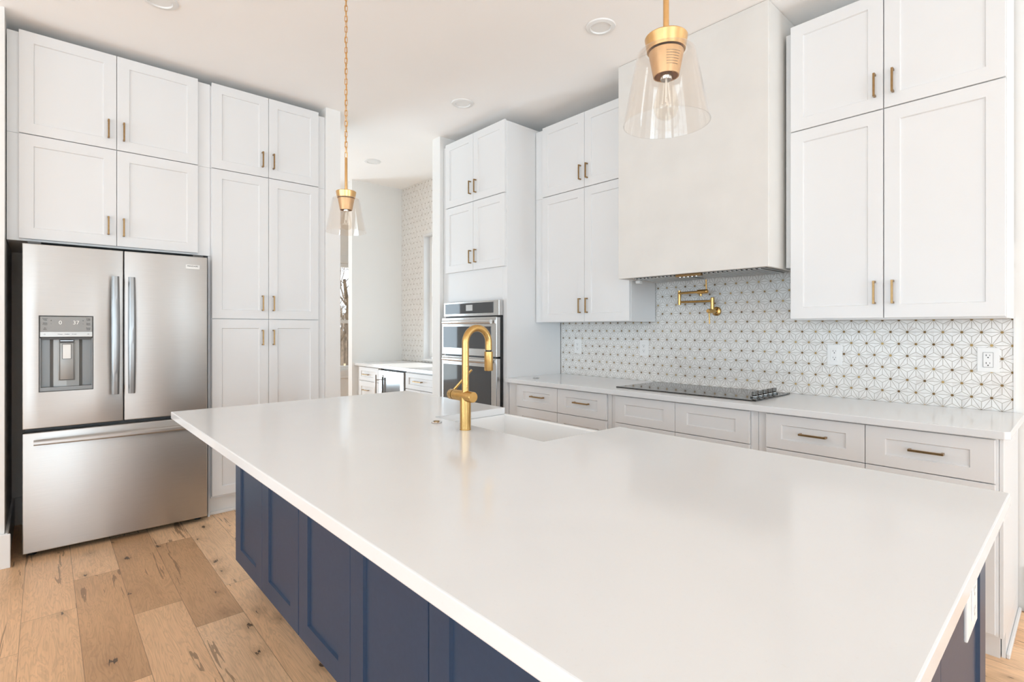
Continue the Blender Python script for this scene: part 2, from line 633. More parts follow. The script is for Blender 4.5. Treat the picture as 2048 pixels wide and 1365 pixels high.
def text_mesh(name, s, size, mat, parent, loc, rot, align='CENTER', extrude=0.0003):
    cu = bpy.data.curves.new('txt', 'FONT')
    cu.body = s
    cu.size = size
    cu.align_x = align
    cu.align_y = 'CENTER'
    cu.extrude = extrude
    to = bpy.data.objects.new('txt', cu)
    COL.objects.link(to)
    dg = bpy.context.evaluated_depsgraph_get()
    me = bpy.data.meshes.new_from_object(to.evaluated_get(dg))
    bpy.data.objects.remove(to)
    me.name = name
    me.materials.clear()
    me.materials.append(MATS[mat])
    o = bpy.data.objects.new(name, me)
    COL.objects.link(o)
    o.parent = parent
    o.location = loc
    o.rotation_euler = rot
    return o


def children(o):
    return [c for c in bpy.data.objects if c.parent == o]


def copy_tree(o, parent=None):
    c = o.copy()
    COL.objects.link(c)
    c.parent = parent
    for ch in children(o):
        copy_tree(ch, c)
    return c


# ------------------------------------------------------------------ dimensions
CEIL = 3.06
YB = 3.344          # tiled face of the back wall
XF = -4.05          # door faces on the refrigerator wall
YU = 3.015          # door faces of the wall cabinets over the range run
YD = 2.725          # drawer faces of the range run
YT = 2.70           # door faces of the oven tower
XN = -5.80          # niche end wall

# ------------------------------------------------------------------ room shell
fl = bmesh.new()
bx(-7.65, 4.65, -5.15, 3.5, -0.1, 0, 0, fl)
bx(-7.65, -5.92, 3.5, 5.2, -0.1, 0, 0, fl)
struct('floor', fl, 'oak_planks', 'light oak plank floor with dark knots')
ce = bmesh.new()
bx(-7.65, 4.65, -5.15, 3.5, CEIL, CEIL + 0.12, 0, ce)
bx(-7.65, -5.92, 3.5, 5.2, CEIL, CEIL + 0.12, 0, ce)
struct('ceiling', ce, 'ceiling_paint')


def wall(name, axis, at0, at1, u0, u1, holes=(), mat='wall_paint', z0=0.0, z1=CEIL):
    """axis 'x': wall runs along x between y=at0..at1. holes (u0,u1,z0,z1) sorted along u."""
    bm = bmesh.new()

    def add(a, b, c, d):
        if b - a < 1e-5 or d - c < 1e-5:
            return
        if axis == 'x':
            bx(a, b, at0, at1, c, d, 0, bm)
        else:
            bx(at0, at1, a, b, c, d, 0, bm)
    cur = u0
    for (h0, h1, k0, k1) in holes:
        add(cur, h0, z0, z1)
        add(h0, h1, z0, k0)
        add(h0, h1, k1, z1)
        cur = h1
    add(cur, u1, z0, z1)
    return struct(name, bm, mat)


BW = (-5.285, -4.35, 0.945, 2.418)      # niche window opening
wall('wall_back', 'x', YB + 0.01, YB + 0.15, -5.92, 4.65, [BW])
wall('wall_niche', 'y', XN - 0.10, XN, 2.684, YB + 0.009)
wall('wall_hall_inner', 'y', XN - 0.12, XN, YB + 0.151, 5.2)
wall('wall_hall_end', 'x', 5.05, 5.2, -7.65, XN - 0.12)
HW = [(-0.7, 1.5, 0.35, 2.55), (2.55, 3.62, 0.683, 2.293)]
wall('wall_hall', 'y', -7.65, -7.5, -5.15, 5.049, HW)
RW = [(-4.0, 0.6, 0.4, 2.75), (1.2, 3.7, 0.4, 2.75)]
wall('wall_rear', 'x', -5.15, -5.0, -7.49, 4.49, RW)
EW = [(-4.6, 1.35, 0.2, 2.85), (2.55, 3.3, 0.1, 2.75)]  # second opening is added to let light into the range aisle
wall('wall_right', 'y', 4.5, 4.65, -5.15, YB + 0.009, EW)
wall('wall_left', 'x', -0.62, -0.165, -4.87, -3.96)
wall('wall_alcove', 'y', -4.87, -4.76, -0.164, 1.653)
wall('wall_pantry', 'x', 1.656, 1.775, -4.87, XF)
wall('wall_oven', 'x', 2.68, YB + 0.008, -4.09, -3.966)


def baseboard(name, segs, h=0.185, t=0.016):
    """segs: (x0,x1,y0,y1) plan boxes; stepped profile plus shoe moulding via second box."""
    bm = bmesh.new()
    for (x0, x1, y0, y1) in segs:
        bx(x0, x1, y0, y1, 0, h, 0.003, bm, 1)
    return struct(name, bm, 'trim_white')


baseboard('baseboard_left', [(-3.958, -3.944, -0.62, -0.150), (-4.75, -3.959, -0.164, -0.150), (-3.943, -3.930, -0.62, -0.14)], 0.185)
bpy.data.objects['baseboard_left'].data  # one mesh
baseboard('baseboard_back', [(-0.20, 4.49, YB - 0.006, YB + 0.009)], 0.21)
baseboard('baseboard_alcove', [(-4.759, -4.745, -0.149, 0.83)], 0.185)
baseboard('baseboard_pantry', [(-4.049, -4.036, 1.656, 1.775)], 0.185)


def window(name, axis, at, u0, u1, z0, z1, rail=None, nv=0):
    """double-hung style window; frame and glass pane. axis 'x' = pane runs along x at y=at."""
    fw_ = 0.055
    bm = bmesh.new()

    def add(a, b, c, d, t=0.03):
        if axis == 'x':
            bx(a, b, at - t, at + t, c, d, 0.003, bm, 1)
        else:
            bx(at - t, at + t, a, b, c, d, 0.003, bm, 1)
    add(u0, u0 + fw_, z0, z1)
    add(u1 - fw_, u1, z0, z1)
    add(u0 + fw_, u1 - fw_, z0, z0 + fw_)
    add(u0 + fw_, u1 - fw_, z1 - fw_, z1)
    if rail:
        add(u0 + fw_, u1 - fw_, rail - 0.025, rail + 0.025)
    for i in range(nv):
        uc = u0 + (u1 - u0) * (i + 1) / (nv + 1)
        add(uc - 0.04, uc + 0.04, z0 + fw_, z1 - fw_)
    o = struct(name, bm, 'trim_white')
    g = bmesh.new()
    e = 0.004
    if axis == 'x':
        bx(u0 + fw_, u1 - fw_, at - 0.003, at + 0.003, z0 + fw_, z1 - fw_, 0, g)
    else:
        bx(at - 0.003, at + 0.003, u0 + fw_, u1 - fw_, z0 + fw_, z1 - fw_, 0, g)
    obj('window_pane', g, 'window_glass', o)
    return o


window('window_1', 'x', YB + 0.09, BW[0] + 0.025, BW[1] - 0.025, BW[2] + 0.022, BW[3] - 0.02, 1.66)
window('window_2', 'y', -7.58, 2.551, 3.619, 0.684, 2.292, 1.41)
window('window_3', 'y', -7.58, -0.699, 1.499, 0.351, 2.549, 1.45, 1)
window('window_4', 'x', -5.08, -3.999, 0.599, 0.401, 2.749, None, 2)
window('window_5', 'x', -5.08, 1.201, 3.699, 0.401, 2.749, None, 1)
window('window_6', 'y', 4.58, -4.599, 1.349, 0.201, 2.849, None, 3)
window('added_aisle_window', 'y', 4.58, 2.551, 3.299, 0.101, 2.749)  # unseen window, added for the light it gives the range aisle
# marble lining of the niche window and casings of the hall window
t1 = bmesh.new()
bx(BW[0] + 0.001, BW[0] + 0.022, YB - 0.012, YB + 0.145, BW[2], BW[3] - 0.001, 0.002, t1, 1)
bx(BW[1] - 0.022, BW[1] - 0.001, YB - 0.012, YB + 0.145, BW[2], BW[3] - 0.001, 0.002, t1, 1)
bx(BW[0] + 0.022, BW[1] - 0.022, YB - 0.012, YB + 0.145, BW[3] - 0.019, BW[3] - 0.001, 0.002, t1, 1)
bx(BW[0] - 0.02, BW[1] + 0.02, YB - 0.022, YB + 0.145, BW[2] - 0.018, BW[2] + 0.006, 0.002, t1, 1)
struct('trim_1', t1, 'marble_sill')
t2 = bmesh.new()
for a, b, c, d in ((2.44, 2.549, 0.60, 2.40), (3.621, 3.73, 0.60, 2.40), (2.549, 3.621, 2.294, 2.40), (2.40, 3.77, 0.56, 0.60), (2.549, 3.621, 0.60, 0.681)):
    bx(-7.499, -7.48, a, b, c, d, 0.002, t2, 1)
struct('trim_2', t2, 'trim_white')

# outdoors, seen through the hall window
g = bmesh.new()
bx(-70, -7.66, -15, 50, -0.55, -0.4, 0, g)
struct('ground', g, 'leaf_ground')


def branch(bm, p, d, r, ln, lev, rnd):
    e = p + d * ln
    mid = p + d * ln * 0.5 + Vector((rnd.uniform(-1, 1), rnd.uniform(-1, 1), 0)) * ln * 0.04
    tube([p, mid, e], [r, r * 0.82, r * 0.6], 5, False, bm, False)
    if lev == 0:
        return
    for i in range(3 if lev > 1 else 4):
        q = p + (e - p) * rnd.uniform(0.4, 1.0)
        a = rnd.uniform(0, 2 * PI)
        nd = (d + Vector((math.cos(a), math.sin(a), rnd.uniform(0.0, 0.5))) * rnd.uniform(0.5, 0.95)).normalized()
        branch(bm, q, nd, r * 0.5, ln * rnd.uniform(0.5, 0.72), lev - 1, rnd)


rt_ = random.Random(5)
for dist, ratio in ((15, 0.452), (19.5, 0.439), (24.5, 0.4495), (29.5, 0.443), (35, 0.454), (41, 0.447), (48, 0.441), (56, 0.450), (14, 0.80), (22, 0.66), (17, 0.14)):
    bm = bmesh.new()
    branch(bm, Vector((0, 0, 0)), Vector((0, 0, 1)), rt_.uniform(0.07, 0.12), rt_.uniform(1.6, 2.4), 5, rt_)
    o = obj('bare_tree', bm, 'bark')
    o.location = (-dist, dist * ratio, -0.41)
    tag(o, 'leafless brown winter tree outside the narrow hall window', 'tree', 'bare trees outside the hall window')


# ------------------------------------------------------------------ cabinets
def cabinet(name, label, cat, wallname, u0, u1, face, depth, z0, z1, fronts, group=None,
            mat='cabinet_white', pull='brass_dark', body=None, kind='door'):
    """A cabinet whose box front sits `t` behind the door faces.
    wallname 'back': u is world x, doors face -y at y=face. 'fridge': u is world y, doors face +x at x=face.
    fronts: dict(u0,u1,z0,z1, kind, stile, rail, pull=(u,z,len,vertical))"""
    t = 0.02
    if wallname == 'back':
        root = thing(name, label, cat, (u0, face + t, z0), 0, group)
    else:
        root = thing(name, label, cat, (face - t, u0, z0), PI / 2, group)
    if body is None:
        b = bx(0, u1 - u0, 0, depth, 0, z1 - z0, 0.001, None, 1)
    else:
        b = bmesh.new()
        for (a0, a1, d0, d1, k0, k1) in body:
            bx(a0 - u0, a1 - u0, d0, d1, k0 - z0, k1 - z0, 0.001, b, 1)
    obj('cabinet_box', b, mat, root)
    for f in fronts:
        k = f.get('kind', 'door')
        o = obj(k, shaker(f['u0'] - u0, f['u1'] - u0, f['z0'] - z0, f['z1'] - z0, f.get('stile', 0.062), f.get('rail'),
                          t - 0.0008, y=-0.0008), mat, root)
        if f.get('pull'):
            pu, pz, ln, vert = f['pull']
            h = obj('handle', pull_bm(ln, vertical=vert), pull, o)
            h.location = (pu - u0, -t + 0.0004, pz - z0)
            h['label'] = 'slim bronze bar pull'
    return root


def D(u0, u1, z0, z1, pull=None, **kw):
    d = dict(u0=u0, u1=u1, z0=z0, z1=z1, pull=pull)
    d.update(kw)
    return d


HL = 0.112
# refrigerator wall
cabinet('wall_cabinet', 'white two-door cabinet at the ceiling, upper of the pair over the refrigerator', 'cabinet', 'fridge',
        -0.161, 0.850, XF, 0.68, 2.4165, 2.992,
        [D(-0.111, 0.3305, 2.418, 3.002, (0.291, 2.536, HL, True)), D(0.3335, 0.773, 2.418, 3.002, (0.367, 2.533, HL, True))])
cabinet('wall_cabinet', 'white two-door cabinet resting just above the refrigerator top', 'cabinet', 'fridge',
        -0.161, 0.850, XF, 0.68, 1.806, 2.4155,
        [D(-0.111, 0.3305, 1.818, 2.413, (0.290, 1.939, HL, True)), D(0.3335, 0.773, 1.818, 2.413, (0.366, 1.935, HL, True))])
cabinet('pantry_top_cabinet', 'white two-door cabinet at the ceiling on top of the tall pantry', 'cabinet', 'fridge',
        0.8515, 1.6545, XF, 0.68, 2.4165, 2.985,
        [D(0.856, 1.2255, 2.418, 3.004, (1.183, 2.540, HL, True)), D(1.2285, 1.598, 2.418, 3.004, (1.259, 2.540, HL, True))])
pan = cabinet('pantry_cabinet', 'tall white four-door pantry standing right of the refrigerator', 'cabinet', 'fridge',
              0.8515, 1.6545, XF, 0.68, 0.0, 2.4155,
              [D(0.856, 1.2255, 1.3745, 2.413, (1.183, 1.490, HL, True)), D(1.2285, 1.598, 1.3745, 2.413, (1.259, 1.490, HL, True)),
               D(0.856, 1.2255, 0.142, 1.3695, (1.183, 1.239, HL, True)), D(1.2285, 1.598, 0.142, 1.3695, (1.259, 1.239, HL, True))],
              body=[(0.8515, 1.6545, 0, 0.68, 0.125, 2.4155)])
tk = bmesh.new()
bx(0.002, 0.801, 0.045, 0.67, 0, 0.124, 0, tk)
bx(0.002, 0.801, 0.030, 0.0449, 0, 0.022, 0.004, tk, 1)
obj('toe_kick', tk, 'trim_white', pan)
obj('end_panel', bx(-0.0140, -0.0008, 0.006, 0.67, 0, 1.8055, 0.001, None, 1), 'cabinet_white', pan)

# range run, wall cabinets
cabinet('wall_cabinet', 'white two-door cabinet at the ceiling between oven tower and hood', 'cabinet', 'back',
        -3.079, -2.135, YU, 0.30, 2.3695, 2.93,
        [D(-2.985, -2.5435, 2.371, 2.936, (-2.577, 2.486, HL, True)), D(-2.5405, -2.138, 2.371, 2.936, (-2.511, 2.486, HL, True))])
cabinet('wall_cabinet', 'tall white two-door wall cabinet between oven tower and hood', 'cabinet', 'back',
        -3.079, -2.135, YU, 0.30, 1.355, 2.3685,
        [D(-2.985, -2.5435, 1.357, 2.366, (-2.580, 1.478, HL, True)), D(-2.5405, -2.138, 1.357, 2.366, (-2.512, 1.478, HL, True))])
cabinet('wall_cabinet', 'white two-door cabinet at the ceiling right of the hood, above the tall pair', 'cabinet', 'back',
        -1.09, -0.235, YU, 0.30, 2.3695, 2.93,
        [D(-1.089, -0.6695, 2.371, 2.940, (-0.702, 2.489, HL, True)), D(-0.6655, -0.238, 2.371, 2.940, (-0.629, 2.489, HL, True))])
wr = cabinet('wall_cabinet', 'tall white two-door wall cabinet right of the hood above the two outlets', 'cabinet', 'back',
             -1.09, -0.235, YU, 0.30, 1.350, 2.3685,
             [D(-1.089, -0.6695, 1.356, 2.366, (-0.703, 1.480, HL, True)), D(-0.6655, -0.238, 1.356, 2.366, (-0.629, 1.480, HL, True))])
# hood filler beside right cabinets
obj('filler_strip', bx(-0.040, -0.0015, 0.03, 0.298, 0.29, 1.58, 0.001, None, 1), 'cabinet_white', wr)

# oven tower
tower = cabinet('oven_cabinet', 'tall white tower cabinet holding the double oven', 'cabinet', 'back',
                -3.961, -3.084, YT, 0.62, 0.0, 2.955,
                [D(-3.908, -3.5005, 2.388, 2.964, (-3.529, 2.506, HL, True)), D(-3.4975, -3.092, 2.388, 2.964, (-3.457, 2.506, HL, True)),
                 D(-3.908, -3.5005, 1.802, 2.382, (-3.529, 1.916, HL, True)), D(-3.4975, -3.092, 1.802, 2.382, (-3.457, 1.918, HL, True)),
                 D(-3.908, -3.092, 0.125, 0.44, (-3.50, 0.36, HL, False), kind='drawer')],
                body=[(-3.961, -3.886, 0, 0.62, 0.11, 2.955), (-3.136, -3.084, 0, 0.62, 0.11, 2.955), (-3.886, -3.136, 0, 0.62, 1.526, 2.955),
                      (-3.886, -3.136, 0, 0.62, 0.11, 0.47), (-3.886, -3.136, 0.60, 0.62, 0.47, 1.526)])
obj('toe_kick', bx(0.01, 0.87, 0.05, 0.60, 0, 0.109), 'cabinet_white', tower)

# base cabinets
DZ0, DZ1 = 0.703, 0.873


def base(label, u0, u1, xs, pulls, fillers=()):
    fr = []
    for a, b, p in zip(xs[:-1], xs[1:], pulls):
        fr.append(D(a + 0.0015, b - 0.0015, DZ0, DZ1, p, kind='drawer', stile=0.073, rail=0.049))
        fr.append(D(a + 0.0015, b - 0.0015, 0.118, 0.699, None))
    r = cabinet('base_cabinet', label, 'cabinet', 'back', u0, u1, YD, 0.595, 0.0, 0.882, fr,
                body=[(u0, u1, 0, 0.595, 0.105, 0.882)])
    obj('toe_kick', bx(0.002, u1 - u0 - 0.002, 0.06, 0.58, 0, 0.104), 'cabinet_white', r)
    for a, b in fillers:
        obj('filler_strip', bx(a - u0, b - u0, -0.004, -0.0005, 0.105, 0.8815, 0.0005, None, 1), 'cabinet_white', r)
    return r


base('white base cabinet with two pulled drawers beside the oven tower', -3.080, -2.077, (-2.982, -2.549, -2.111),
     ((-2.745, 0.795, 0.132, False), (-2.319, 0.795, 0.132, False)), [(-3.079, -2.986), (-2.107, -2.078)])
base('white base cabinet under the cooktop, its drawer fronts without pulls', -2.076, -1.145, (-2.042, -1.6145, -1.184),
     (None, None), [(-2.075, -2.045), (-1.181, -1.146)])
bc = base('white base cabinet at the right end of the range counter', -1.144, -0.235, (-1.103, -0.6725, -0.243),
          ((-0.882, 0.792, 0.118, False), (-0.455, 0.792, 0.118, False)), [(-1.143, -1.106)])
# notched end panel reaching the floor, with shoe
ep = bmesh.new()
bx(0.910, 0.922, 0.075, 0.598, 0, 0.105, 0, ep)
bx(0.910, 0.922, -0.002, 0.598, 0.105, 0.882, 0.001, ep, 1)
bx(0.9225, 0.934, 0.075, 0.598, 0, 0.020, 0.003, ep, 1)
obj('end_panel', ep, 'cabinet_white', bc)

# countertop of the range run
ct = obj('countertop', prism([(-3.081, 2.690), (-0.215, 2.690), (-0.199, 2.706), (-0.199, YB - 0.001), (-3.081, YB - 0.001)], 0.8825, 0.914, 0.0025), 'quartz')
tag(ct, 'long white quartz countertop along the tiled range wall', 'countertop')
pc = thing('popup_disc', 'small chrome disc set in the range counter near the oven tower', 'counter fitting', (-2.91, 2.869, 0.9142))
obj('disc', lathe([(0, 0), (0.024, 0), (0.026, 0.003), (0.020, 0.008), (0, 0.009)], 24), 'chrome', pc, True)

# backsplash
bs = thing('backsplash', 'white marble star-pattern tile backsplash with brass dots behind the cooktop', 'backsplash', (0, 0, 0))
obj('tile_sheet', bx(-3.081, -0.238, YB, YB + 0.0095, 0.9145, 1.70), 'star_tile', bs)
obj('metal_edge', bx(-0.2375, -0.231, YB - 0.004, YB + 0.0095, 0.9145, 1.36), 'white_plastic', bs)
bt = thing('tile_wall', 'white star-pattern tile wall around the niche window by the wine cooler', 'tiled wall', (0, 0, 0))
tb = bmesh.new()
bx(XN + 0.001, BW[0] - 0.001, YB, YB + 0.0095, 0.908, CEIL - 0.001, 0, tb)
bx(BW[1] + 0.001, -4.091, YB, YB + 0.0095, 0.908, CEIL - 0.001, 0, tb)
bx(BW[0] - 0.001, BW[1] + 0.001, YB, YB + 0.0095, 0.908, BW[2] - 0.02, 0, tb)
bx(BW[0] - 0.001, BW[1] + 0.001, YB, YB + 0.0095, BW[3] + 0.001, CEIL - 0.001, 0, tb)
obj('tile_sheet', tb, 'pale_star_tile', bt)


# outlets
def outlet(label, x, z, w, gfci=False):
    r = thing('wall_outlet', label, 'outlet', (x, YB - 0.0004, z), 0, None)
    build_outlet(r, w, gfci)
    return r


def build_outlet(r, w, gfci, slots='ink'):
    obj('cover_plate', bx(-w / 2, w / 2, -0.006, 0, -0.0585, 0.0585, 0.002, None, 2), 'white_plastic', r)
    f = obj('receptacle', bx(-0.018, 0.018, -0.0085, -0.0061, -0.035, 0.035, 0.001, None, 1), 'white_plastic', r)
    sl = bmesh.new()
    for s in (-1, 1):
        zc = s * 0.0185
        bx(-0.0075, -0.0055, -0.0092, -0.0086, zc - 0.001, zc + 0.0075, 0, sl)
        bx(0.0055, 0.0072, -0.0092, -0.0086, zc, zc + 0.0065, 0, sl)
        if gfci:
            bx(-0.0095, -0.0055, -0.0092, -0.0086, zc + 0.0025, zc + 0.004, 0, sl)
        lathe([(0, 0), (0.0028, 0), (0.0028, 0.0006), (0, 0.0006)], 10, sl, Matrix.Translation((0, -0.0086, zc - 0.0075)) @ Matrix.Rotation(PI / 2, 4, 'X'))
    if gfci:
        rim = bmesh.new()
        for a, b, c, d in ((-0.0185, 0.0185, 0.0345, 0.0355), (-0.0185, 0.0185, -0.0355, -0.0345), (-0.0185, -0.0175, -0.0345, 0.0345), (0.0175, 0.0185, -0.0345, 0.0345)):
            bx(a, b, -0.0089, -0.0086, c, d, 0, rim)
        merge(sl, rim)
    obj('socket_slots', sl, slots, f)


outlet('white outlet on the tile left of the cooktop, nearest the oven tower', -2.886, 1.155, 0.075)
outlet('white outlet on the tile behind the left half of the cooktop', -2.234, 1.157, 0.075)
outlet('white outlet on the tile between cooktop knobs and large square outlet', -0.971, 1.155, 0.075)
outlet('wide white outlet with outlined sockets at the right end of the backsplash', -0.324, 1.155, 0.079, True)

# ------------------------------------------------------------------ range hood
hd = thing('range_hood', 'tall off-white plaster range hood rising to the ceiling above the cooktop', 'range hood', (-2.115, 2.86, 1.636))
HWd, HD, HH = 0.972, 0.478, CEIL - 1.638
hb = bmesh.new()
bx(0, HWd, 0, 0.02, 0, HH, 0.002, hb, 1)
bx(0, 0.02, 0.02, HD, 0, HH, 0.002, hb, 1)
bx(HWd - 0.02, HWd, 0.02, HD, 0, HH, 0.002, hb, 1)
bx(0.02, HWd - 0.02, 0.02, HD, 0.02, 0.06, 0, hb)
obj('hood_body', hb, 'hood_plaster', hd)
ins = bmesh.new()
bx(0.06, HWd - 0.06, 0.045, 0.43, 0.004, 0.0195, 0.002, ins, 1)
vi = obj('vent_insert', ins, 'hood_steel', hd)
bf = bmesh.new()
n = 30
for i in range(n):
    if 12 <= i <= 16:
        continue
    xx = 0.08 + i * (HWd - 0.16) / (n - 1)
    bx(xx - 0.008, xx + 0.008, 0.075, 0.41, -0.004, 0.0038, 0.002, bf, 1)
obj('baffle_filter', bf, 'hood_steel', vi)
cp = obj('control_strip', bx(0.395, 0.56, 0.048, 0.078, -0.013, 0.0038, 0.001, None, 1), 'brass_dark', vi)
for i in range(5):
    pass
bt5 = bmesh.new()
for i in range(5):
    lathe([(0, 0), (0.007, 0), (0.007, 0.004), (0, 0.004)], 14, bt5, Matrix.Translation((0.42 + i * 0.027, 0.062, -0.0172)))
obj('push_buttons', bt5, 'chrome', vi, True)
lt = obj('corner_clip', bx(0.022, 0.055, 0.165, 0.20, -0.022, 0.0, 0.003, None, 1), 'white_plastic', hd)

# ------------------------------------------------------------------ cooktop
ck = thing('cooktop', 'black glass cooktop set in the range counter with five knobs', 'cooktop', (-2.1, 2.815, 0.9142))
obj('glass_top', bx(0, 0.91, 0, 0.475, 0, 0.006, 0.0015, None, 2), 'cooktop_glass', ck)
for i in range(5):
    k = obj('knob', lathe([(0, 0), (0.021, 0), (0.022, 0.003), (0.020, 0.010), (0.012, 0.013), (0, 0.013)], 24), 'knob_steel', ck, True)
    k.location = (0.853, 0.118 + i * 0.0665, 0.0061)
    obj('knob_grip', bx(-0.0075, 0.0075, -0.020, 0.020, 0.0131, 0.034, 0.002, None, 1), 'knob_steel', k)

# ------------------------------------------------------------------ pot filler
pf = thing('pot_filler', 'folded brass pot filler tap on the tile under the hood', 'tap', (-1.669, YB - 0.0004, 1.42))
rx = Matrix.Rotation(PI / 2, 4, 'X')     # local z -> -y
obj('wall_flange', lathe([(0, 0), (0.031, 0), (0.031, 0.006), (0.027, 0.012), (0.014, 0.016), (0, 0.016)], 28, None, rx), 'brass', pf, True)
wv = bmesh.new()
lathe([(0.014, 0.0), (0.014, 0.105), (0.011, 0.110), (0, 0.110)], 20, wv, Matrix.Translation((0, -0.012, 0)) @ rx)
obj('wall_valve', wv, 'brass', pf, True)
lv = tube([(0, -0.105, -0.01), (0.004, -0.108, -0.085)], 0.0045, 10)
obj('lever', lv, 'brass', pf, True)
pst = bmesh.new()
lathe([(0, -0.004), (0.0125, -0.004), (0.0125, 0.078), (0.009, 0.082), (0, 0.082)], 20, pst, Matrix.Translation((0.0, -0.062, 0.010)))
obj('swivel_post', pst, 'brass', pf, True)
obj('lower_arm', tube([(-0.008, -0.062, 0.067), (-0.222, -0.075, 0.067)], 0.008, 14), 'brass', pf, True)
ej = bmesh.new()
lathe([(0, 0), (0.011, 0), (0.011, 0.098), (0, 0.098)], 20, ej, Matrix.Translation((-0.232, -0.076, 0.048)))
obj('elbow_joint', ej, 'brass', pf, True)
obj('upper_arm', tube([(-0.226, -0.085, 0.128), (-0.06, -0.115, 0.128)], 0.0085, 14), 'brass', pf, True)
vb = bmesh.new()
tube([(-0.078, -0.112, 0.128), (-0.074, -0.1125, 0.128), (-0.005, -0.125, 0.128), (0.0, -0.126, 0.128)], [0.010, 0.015, 0.015, 0.010], 18, False, vb)
obj('spout_valve', vb, 'brass', pf, True)
obj('lever', tube([(-0.010, -0.124, 0.138), (-0.006, -0.135, 0.205)], 0.0045, 10), 'brass', pf, True)
obj('nozzle', tube([(-0.052, -0.116, 0.117), (-0.052, -0.116, 0.100)], 0.008, 14), 'brass', pf, True)

# ------------------------------------------------------------------ double wall oven
ov = thing('double_oven', 'built-in stainless double wall oven in the tall white tower', 'oven', (-3.893, 2.685, 0.47))
OW = 0.765
obj('oven_body', bx(0.012, OW - 0.012, 0.0335, 0.60, 0.004, 1.052), 'dark_grey', ov)
fr = bmesh.new()
bx(0, OW, -0.012, 0.0325, 0.94, 1.064, 0.003, fr, 1)
pnl = obj('control_panel', fr, 'stainless_oven', ov)
cg = obj('panel_glass', bx(0.024, OW - 0.07, -0.0145, -0.0122, 0.962, 1.05, 0.001, None, 1), 'oven_glass', pnl)
obj('screen', bx(0.335, 0.425, -0.0155, -0.0146, 0.985, 1.035), 'display', pnl)
obj('side_frame', bx(0, OW, 0.010, 0.0325, 0, 0.9385, 0.001, None, 1), 'black_plastic', ov)


def oven_door(z0, z1, g0, g1, hz):
    d = obj('door', bx(0.0, OW - 0.006, -0.032, 0.009, z0, z1, 0.003, None, 1), 'stainless_oven', ov)
    obj('window_glass', bx(0.024, OW - 0.075, -0.0345, -0.0322, g0, g1, 0.001, None, 1), 'oven_glass', d)
    hh = bmesh.new()
    pts = []
    for i in range(25):
        s = i / 24
        pts.append((0.060 + s * (OW - 0.105), -0.058 - 0.012 * math.sin(PI * s), hz))
    tube(pts, 0.0165, 14, False, hh)
    for xx in (0.085, OW - 0.075):
        tube([(xx, -0.058, hz), (xx, -0.0325, hz)], 0.011, 10, False, hh)
    obj('handle', hh, 'stainless_oven', d, True)
    return d


oven_door(0.608, 0.928, 0.668, 0.852, 0.890)
oven_door(0.03, 0.596, 0.11, 0.522, 0.570)
obj('vent_slot', bx(0.04, OW - 0.03, -0.012, 0.0095, 0.598, 0.606), 'black_plastic', ov)

# ------------------------------------------------------------------ refrigerator
fg = thing('refrigerator', 'stainless french-door refrigerator with ice and water dispenser', 'refrigerator', (-4.0, -0.096, 0), PI / 2)
FW = 0.915
obj('cabinet_body', bx(0.006, FW - 0.006, 0.072, 0.74, 0.035, 1.765, 0.004, None, 1), 'dark_grey', fg)


def door_bulge(x0, x1, z0, z1, hole=None, depth=0.065, t=0.066):
    """door slab with rounded vertical edges and an optional pocket."""
    bm = bmesh.new()
    e = 0.006
    if hole is None:
        return bx(x0, x1, 0, t, z0, z1, e, None, 3)
    hx0, hx1, hz0, hz1 = hole
    bx(x0, hx0, 0, t, z0, z1, 0.004, bm, 2)
    bx(hx1, x1, 0, t, z0, z1, 0.004, bm, 2)
    # bridge pieces overlap the side pieces so that the seams vanish inside the slab
    out = bmesh.new()
    xs = [x0, hx0, hx1, x1]
    zs = [z0, hz0, hz1, z1]
    vf = [[out.verts.new((x, 0, z)) for x in xs] for z in zs]
    vb_ = [[out.verts.new((x, t, z)) for x in xs] for z in zs]
    for i in range(3):
        for j in range(3):
            if (i, j) == (1, 1):
                continue
            out.faces.new((vf[i][j], vf[i][j + 1], vf[i + 1][j + 1], vf[i + 1][j]))
            out.faces.new((vb_[i][j], vb_[i + 1][j], vb_[i + 1][j + 1], vb_[i][j + 1]))
    for j in range(3):
        out.faces.new((vf[0][j], vb_[0][j], vb_[0][j + 1], vf[0][j + 1]))
        out.faces.new((vf[3][j], vf[3][j + 1], vb_[3][j + 1], vb_[3][j]))
    for i in range(3):
        out.faces.new((vf[i][0], vf[i + 1][0], vb_[i + 1][0], vb_[i][0]))
        out.faces.new((vf[i][3], vb_[i][3], vb_[i + 1][3], vf[i + 1][3]))
    out.faces.new((vf[1][1], vf[1][2], vb_[1][2], vb_[1][1]))
    out.faces.new((vf[2][1], vb_[2][1], vb_[2][2], vf[2][2]))
    out.faces.new((vf[1][1], vb_[1][1], vb_[2][1], vf[2][1]))
    out.faces.new((vf[1][2], vf[2][2], vb_[2][2], vb_[1][2]))
    bm.free()
    bmesh.ops.recalc_face_normals(out, faces=out.faces[:])
    outer = [ed for ed in out.edges if all(abs(v.co.y) < 1e-6 for v in ed.verts) and len(ed.link_faces) == 2
             and abs(ed.link_faces[0].normal.dot(ed.link_faces[1].normal)) < 0.5]
    bmesh.ops.bevel(out, geom=outer, offset=0.005, segments=3, affect='EDGES', profile=0.5)
    return out


DH = (0.072, 0.309, 0.943, 1.376)
dl = obj('door', door_bulge(0, 0.4565, 0.735, 1.785, DH), 'stainless', fg, True)
dr = obj('door', door_bulge(0.4605, FW, 0.735, 1.785), 'stainless', fg, True)
fz = obj('freezer_drawer', door_bulge(0, FW, 0.032, 0.712), 'stainless', fg, True)


